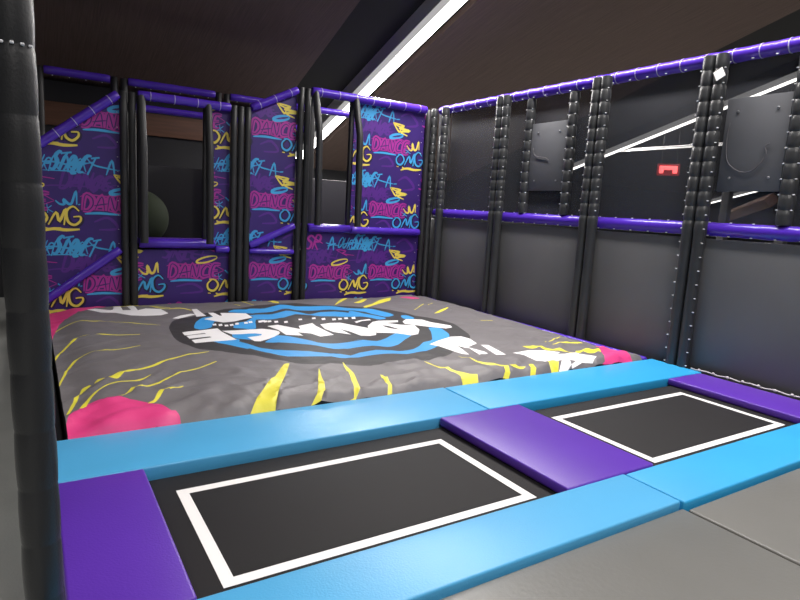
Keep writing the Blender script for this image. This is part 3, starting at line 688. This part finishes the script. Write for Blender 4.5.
def panel(poly, org, label, ties=()):
    """poly: convex outline (x, z); org: (x, z) where a DANCE tag of the print starts"""
    xs = [p[0] for p in poly]; zs = [p[1] for p in poly]; x0 = (min(xs) + max(xs)) / 2; z0 = min(zs)
    t = thing('printed_panel', label, 'panel', (x0, FY, z0))
    bm = bmesh.new()
    f = [bm.verts.new((x - x0, 0, z - z0)) for x, z in poly]; b = [bm.verts.new((x - x0, .04, z - z0)) for x, z in poly]
    bm.faces.new(f); bm.faces.new(b)
    for i in range(len(f)): j = (i + 1) % len(f); bm.faces.new((f[i], f[j], b[j], b[i]))
    n0 = len(bm.faces)
    g = bmesh.new(); ns = 0
    for iu in range(-3, 4):
        for iv in range(-4, 5):
            ou = org[0] + iu * TU; ovv = org[1] + iv * TV
            for key, layer, pts, w in TILE:
                ax = [p[0] + ou for p in pts]; az = [p[1] + ovv for p in pts]
                if max(ax) < min(xs) - .1 or min(ax) > max(xs) + .1 or max(az) < min(zs) - .1 or min(az) > max(zs) + .1: continue
                A, B = ribbon([(p[0] + ou, p[1] + ovv) for p in pts], w)
                y = -.0022 * layer - .0002 * KM[key] - 9e-5 * (ns % 9); ns += 1
                va = [g.verts.new((p.x - x0, y - 2.2e-5 * i, p.y - z0)) for i, p in enumerate(A)]; vb = [g.verts.new((p.x - x0, y - 2.2e-5 * i, p.y - z0)) for i, p in enumerate(B)]
                for i in range(len(va) - 1):
                    fc = g.faces.new((va[i], va[i + 1], vb[i + 1], vb[i])); fc.material_index = KM[key]
    cx = sum(xs) / len(xs); czz = sum(zs) / len(zs)
    for i in range(len(poly)):
        a = Vector((poly[i][0] - x0, 0, poly[i][1] - z0)); c = poly[(i + 1) % len(poly)]; c = Vector((c[0] - x0, 0, c[1] - z0))
        d = c - a; nr = Vector((d.z, 0, -d.x))
        if nr.dot(Vector((cx - x0, 0, czz - z0)) - a) > 0: nr = -nr
        bmesh.ops.bisect_plane(g, geom=g.verts[:] + g.edges[:] + g.faces[:], plane_co=a, plane_no=nr, clear_outer=True)
    bmesh.ops.recalc_face_normals(bm, faces=bm.faces[:])
    for fc in g.faces:
        if fc.normal.y > 0: fc.normal_flip()
    me2 = bpy.data.meshes.new('tmp'); g.to_mesh(me2); g.free()
    bm.from_mesh(me2); bpy.data.meshes.remove(me2)
    me = bpy.data.meshes.new('print_sheet'); bm.to_mesh(me); bm.free()
    for k in ('pp', 'pd', 'pm', 'pb', 'py', 'pn'): me.materials.append(M[k])
    o = bpy.data.objects.new('print_sheet', me); C.objects.link(o); o.parent = t
    for a, c in ties:
        a = Vector((a[0] - x0, -.004, a[1] - z0)); c = Vector((c[0] - x0, -.004, c[1] - z0)); n = round((c - a).length / .2)
        for i in range(n + 1): tie(t, a.lerp(c, i / max(n, 1)), .014)
    return t
panel([(.1, -.1), (1.1, -.1), (1.1, 2.88), (.1, 2.08)], (.6 - 1.15, 1.45), 'graffiti printed panel with a sloping top at the far left, behind the black post', [((1.07, .9), (1.07, 2.7))])
panel([(1.3, -.1), (2.62, -.1), (2.62, .82), (1.3, .82)], (1.71, .50), 'graffiti printed panel below the left window opening')
panel([(2.33, .9), (2.62, .9), (2.62, 2.92), (2.33, 2.92)], (1.71, .50), 'narrow graffiti printed strip right of the left window opening')
panel([(2.91, -.1), (3.68, -.1), (3.68, 3.3), (2.91, 2.96)], (2.93 - 1.15, .5), 'graffiti printed panel with a sloping top between the two window openings', [((2.93, .1), (2.93, 2.9))])
panel([(3.92, -.1), (6.34, -.1), (6.34, 1.14), (3.92, 1.14)], (3.97, .46), 'wide graffiti printed panel below the right window opening', [((6.1, .1), (6.1, 1.0))])
panel([(4.72, 1.24), (6.34, 1.24), (6.34, 3.33), (4.72, 3.33)], (5.07 - 1.15, 1.58), 'tall graffiti printed panel in the far right corner, right of the window opening', [((6.1, 1.3), (6.1, 3.2))])
GB = 'slim black posts of the graffiti wall'
def bpost(x, label, z1, y=FY - .06, r=.051): return post('slim_post', x, y, -.12, z1, label, r=r, pitch=.9, m='blacksm', group=GB, groove=.97)
bpost(1.145, 'slim black post on the right edge of the far left graffiti panel', 2.98)
bpost(1.255, 'slim black post just left of the left window opening', 2.98)
bpost(2.663, 'slim black post left of the three between the narrow strip and the sloping panel', 3.0)
bpost(2.77, 'slim black post in the middle of the three left of the sloping middle panel', 3.0)
bpost(2.877, 'slim black post right of the three, touching the sloping middle panel', 3.0)
bpost(3.73, 'slim black post on the right edge of the sloping middle panel', 3.42)
bpost(3.845, 'slim black post just left of the right window opening', 3.42)
bpost(6.19, 'slim black post at the right end of the graffiti wall in the corner', 3.4, r=.05)
GT = 'purple rails of the graffiti wall'
ry = FY - .06
rail('padded_rail', (.02, ry, 2.08), (1.08, ry, 2.93), .062, 'sloping purple rail on top of the far left graffiti panel', .3, GT, .27)
rail('padded_rail', (.1, ry, .08), (1.08, ry, .82), .058, 'sloping purple rail across the lower part of the far left graffiti panel', .3, GT, .3, rings=False)
rail('padded_rail', (1.33, ry, 2.96), (2.61, ry, 2.96), .062, 'level purple rail over the left window opening', .3, GT, .3)
rail('padded_rail', (2.93, ry, 3.0), (3.67, ry, 3.37), .06, 'sloping purple rail on top of the middle graffiti panel', .3, GT, .27)
rail('padded_rail', (2.93, ry, .9), (3.67, ry, 1.24), .055, 'sloping purple rail halfway down the middle graffiti panel', .3, GT, .3, rings=False)
rail('padded_rail', (2.93, ry, .82), (3.67, ry, .81), .042, 'thin level purple rail under the sloping rail of the middle graffiti panel', .3, GT, .3, rings=False)
rail('padded_rail', (3.91, ry, 3.39), (6.13, ry, 3.39), .068, 'level purple rail along the top of the right half of the graffiti wall', .3, GT, .3)
rail('padded_rail', (4.7, ry, 1.2), (6.13, ry, 1.2), .062, 'purple rail between the two graffiti panels in the far right corner', .3, GT, .3, rings=False, dots=[(0, .06)])
rail('padded_rail', (2.4, ry, .84), (2.61, ry, .84), .055, 'short purple rail stub right of the left window sill', .3, GT, .3, rings=False)
def sill(x0, x1, z, label):
    t = thing('window_sill', label, 'sill', ((x0 + x1) / 2, FY, z)); h = (x1 - x0) / 2
    obj('pad', box((-h, .0, -.07), (h, .62, .0), .02), M['purple'], t)
    bm = bmesh.new(); lathe(bm, (-h, -.03, -.045), (h, -.03, -.045), seg_profile(2 * h, .07, .9, .985), 16); obj('front_roll', bm, M['rail'], t, smooth=60)
sill(1.33, 2.4, .96, 'purple padded sill of the left window opening')
sill(3.92, 4.7, 1.26, 'shiny purple padded sill of the right window opening')
def bar(x, ztop, zb, dy, label):
    t = thing('padded_bar', label, 'bar', (x, FY, zb), 'black bent bars at the window openings')
    bm = bmesh.new(); zm = ztop - .68
    pts = [(0, -.07, ztop - zb), (0, -.07 - dy * .5, (ztop + zm) / 2 - zb), (0, -.07 - dy, zm - zb + .05), (0, -.075 - dy, zm - zb - .05), (0, -.09 - dy * 1.05, (zm - zb) * .5), (0, -.1 - dy * 1.1, 0)]
    tube(bm, pts, .056, 12); obj('bent_tube', bm, M['blacksm'], t, smooth=60)
    bm = bmesh.new(); rbox(bm, (-.04, .02, 0), (.04, .1, ztop - zb), .02); obj('jamb_post', bm, M['blacksm'], t)
bar(1.37, 2.95, .93, .12, 'black bent bar on the left side of the left window opening')
bar(2.28, 2.95, .93, .12, 'black bent bar on the right side of the left window opening')
bar(3.97, 3.4, 1.27, .2, 'black bent bar on the left side of the right window opening')
bar(4.70, 3.4, 1.27, .2, 'black bent bar on the right side of the right window opening')

# ---------------------------------------------------------------- tower behind the graffiti wall
RY = 10.75
GK = 'rear posts of the tower behind the graffiti wall'
for x, lb in ((.2, 'rear tower post behind the near black post'), (1.22, 'rear tower post seen above the far left panel, left of a pair'), (1.36, 'rear tower post seen above the far left panel, right of a pair'), (2.86, 'rear tower post above the narrow strip, left of a pair'), (3.0, 'rear tower post above the narrow strip, right of a pair'), (4.62, 'rear tower post behind the right window opening'), (6.2, 'rear tower post behind the far right corner')):
    post('slim_post', x, RY, GZ, 3.42, lb, r=.055, pitch=.9, m='blacksm', group=GK, groove=.97)
GQ = 'rear rails of the tower behind the graffiti wall'
for a, b, s in ((.26, 1.16, 'left'), (1.42, 2.8, 'middle'), (3.06, 4.56, 'right'), (4.68, 6.14, 'rightmost')):
    rail('padded_rail', (a, RY, 3.38), (b, RY, 3.38), .06, 'dark purple top rail of the rear tower, %s span' % s, .3, GQ, .3, rings=False, dots=[(0, -.07)])
for a, b, s in ((1.42, 2.8, 'left'), (3.06, 4.56, 'right')):
    rail('padded_rail', (a, RY, 3.0), (b, RY, 3.0), .055, 'lower purple rail of the rear tower seen through the %s window opening' % s, .3, GQ, .3, rings=False)
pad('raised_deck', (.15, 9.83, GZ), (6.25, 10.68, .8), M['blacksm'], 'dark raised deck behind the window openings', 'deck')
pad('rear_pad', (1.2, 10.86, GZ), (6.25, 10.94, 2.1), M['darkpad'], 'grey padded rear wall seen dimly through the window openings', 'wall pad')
bm = bmesh.new(); bmesh.ops.create_uvsphere(bm, u_segments=24, v_segments=16, radius=.44)
tag(obj('exercise_ball', bm, M['green'], loc=(1.5, 10.27, 1.24)), 'dark green ball in the left window opening', 'ball')

# ---------------------------------------------------------------- near post
t = thing('foreground_post', 'tall black padded post in the left foreground', 'post', (.012, 2.24, GZ)); t.rotation_euler = (0, -.0155, 0)
bm = bmesh.new(); L = 3.87; n = 19; lathe(bm, (0, 0, 0), (0, 0, L), seg_profile(L, .061, L / n, .962, .01), 28); obj('padding', bm, M['blackpost'], t, smooth=50)
for i in range(1, n):
    for k in range(5):
        a = -PI * .5 + (k - 2) * .45
        if i == 12: tie(t, (.061 * math.cos(a), .061 * math.sin(a), L * i / n), .011)

# ---------------------------------------------------------------- light and colour
w = bpy.data.worlds.new('world'); S.world = w; w.use_nodes = True
w.node_tree.nodes['Background'].inputs[0].default_value = (.8, .85, 1, 1)
w.node_tree.nodes['Background'].inputs[1].default_value = .02
S.view_settings.view_transform = 'Standard'; S.view_settings.look = 'None'
S.view_settings.exposure = EXPO; S.view_settings.gamma = 1; S.view_settings.use_curve_mapping = False
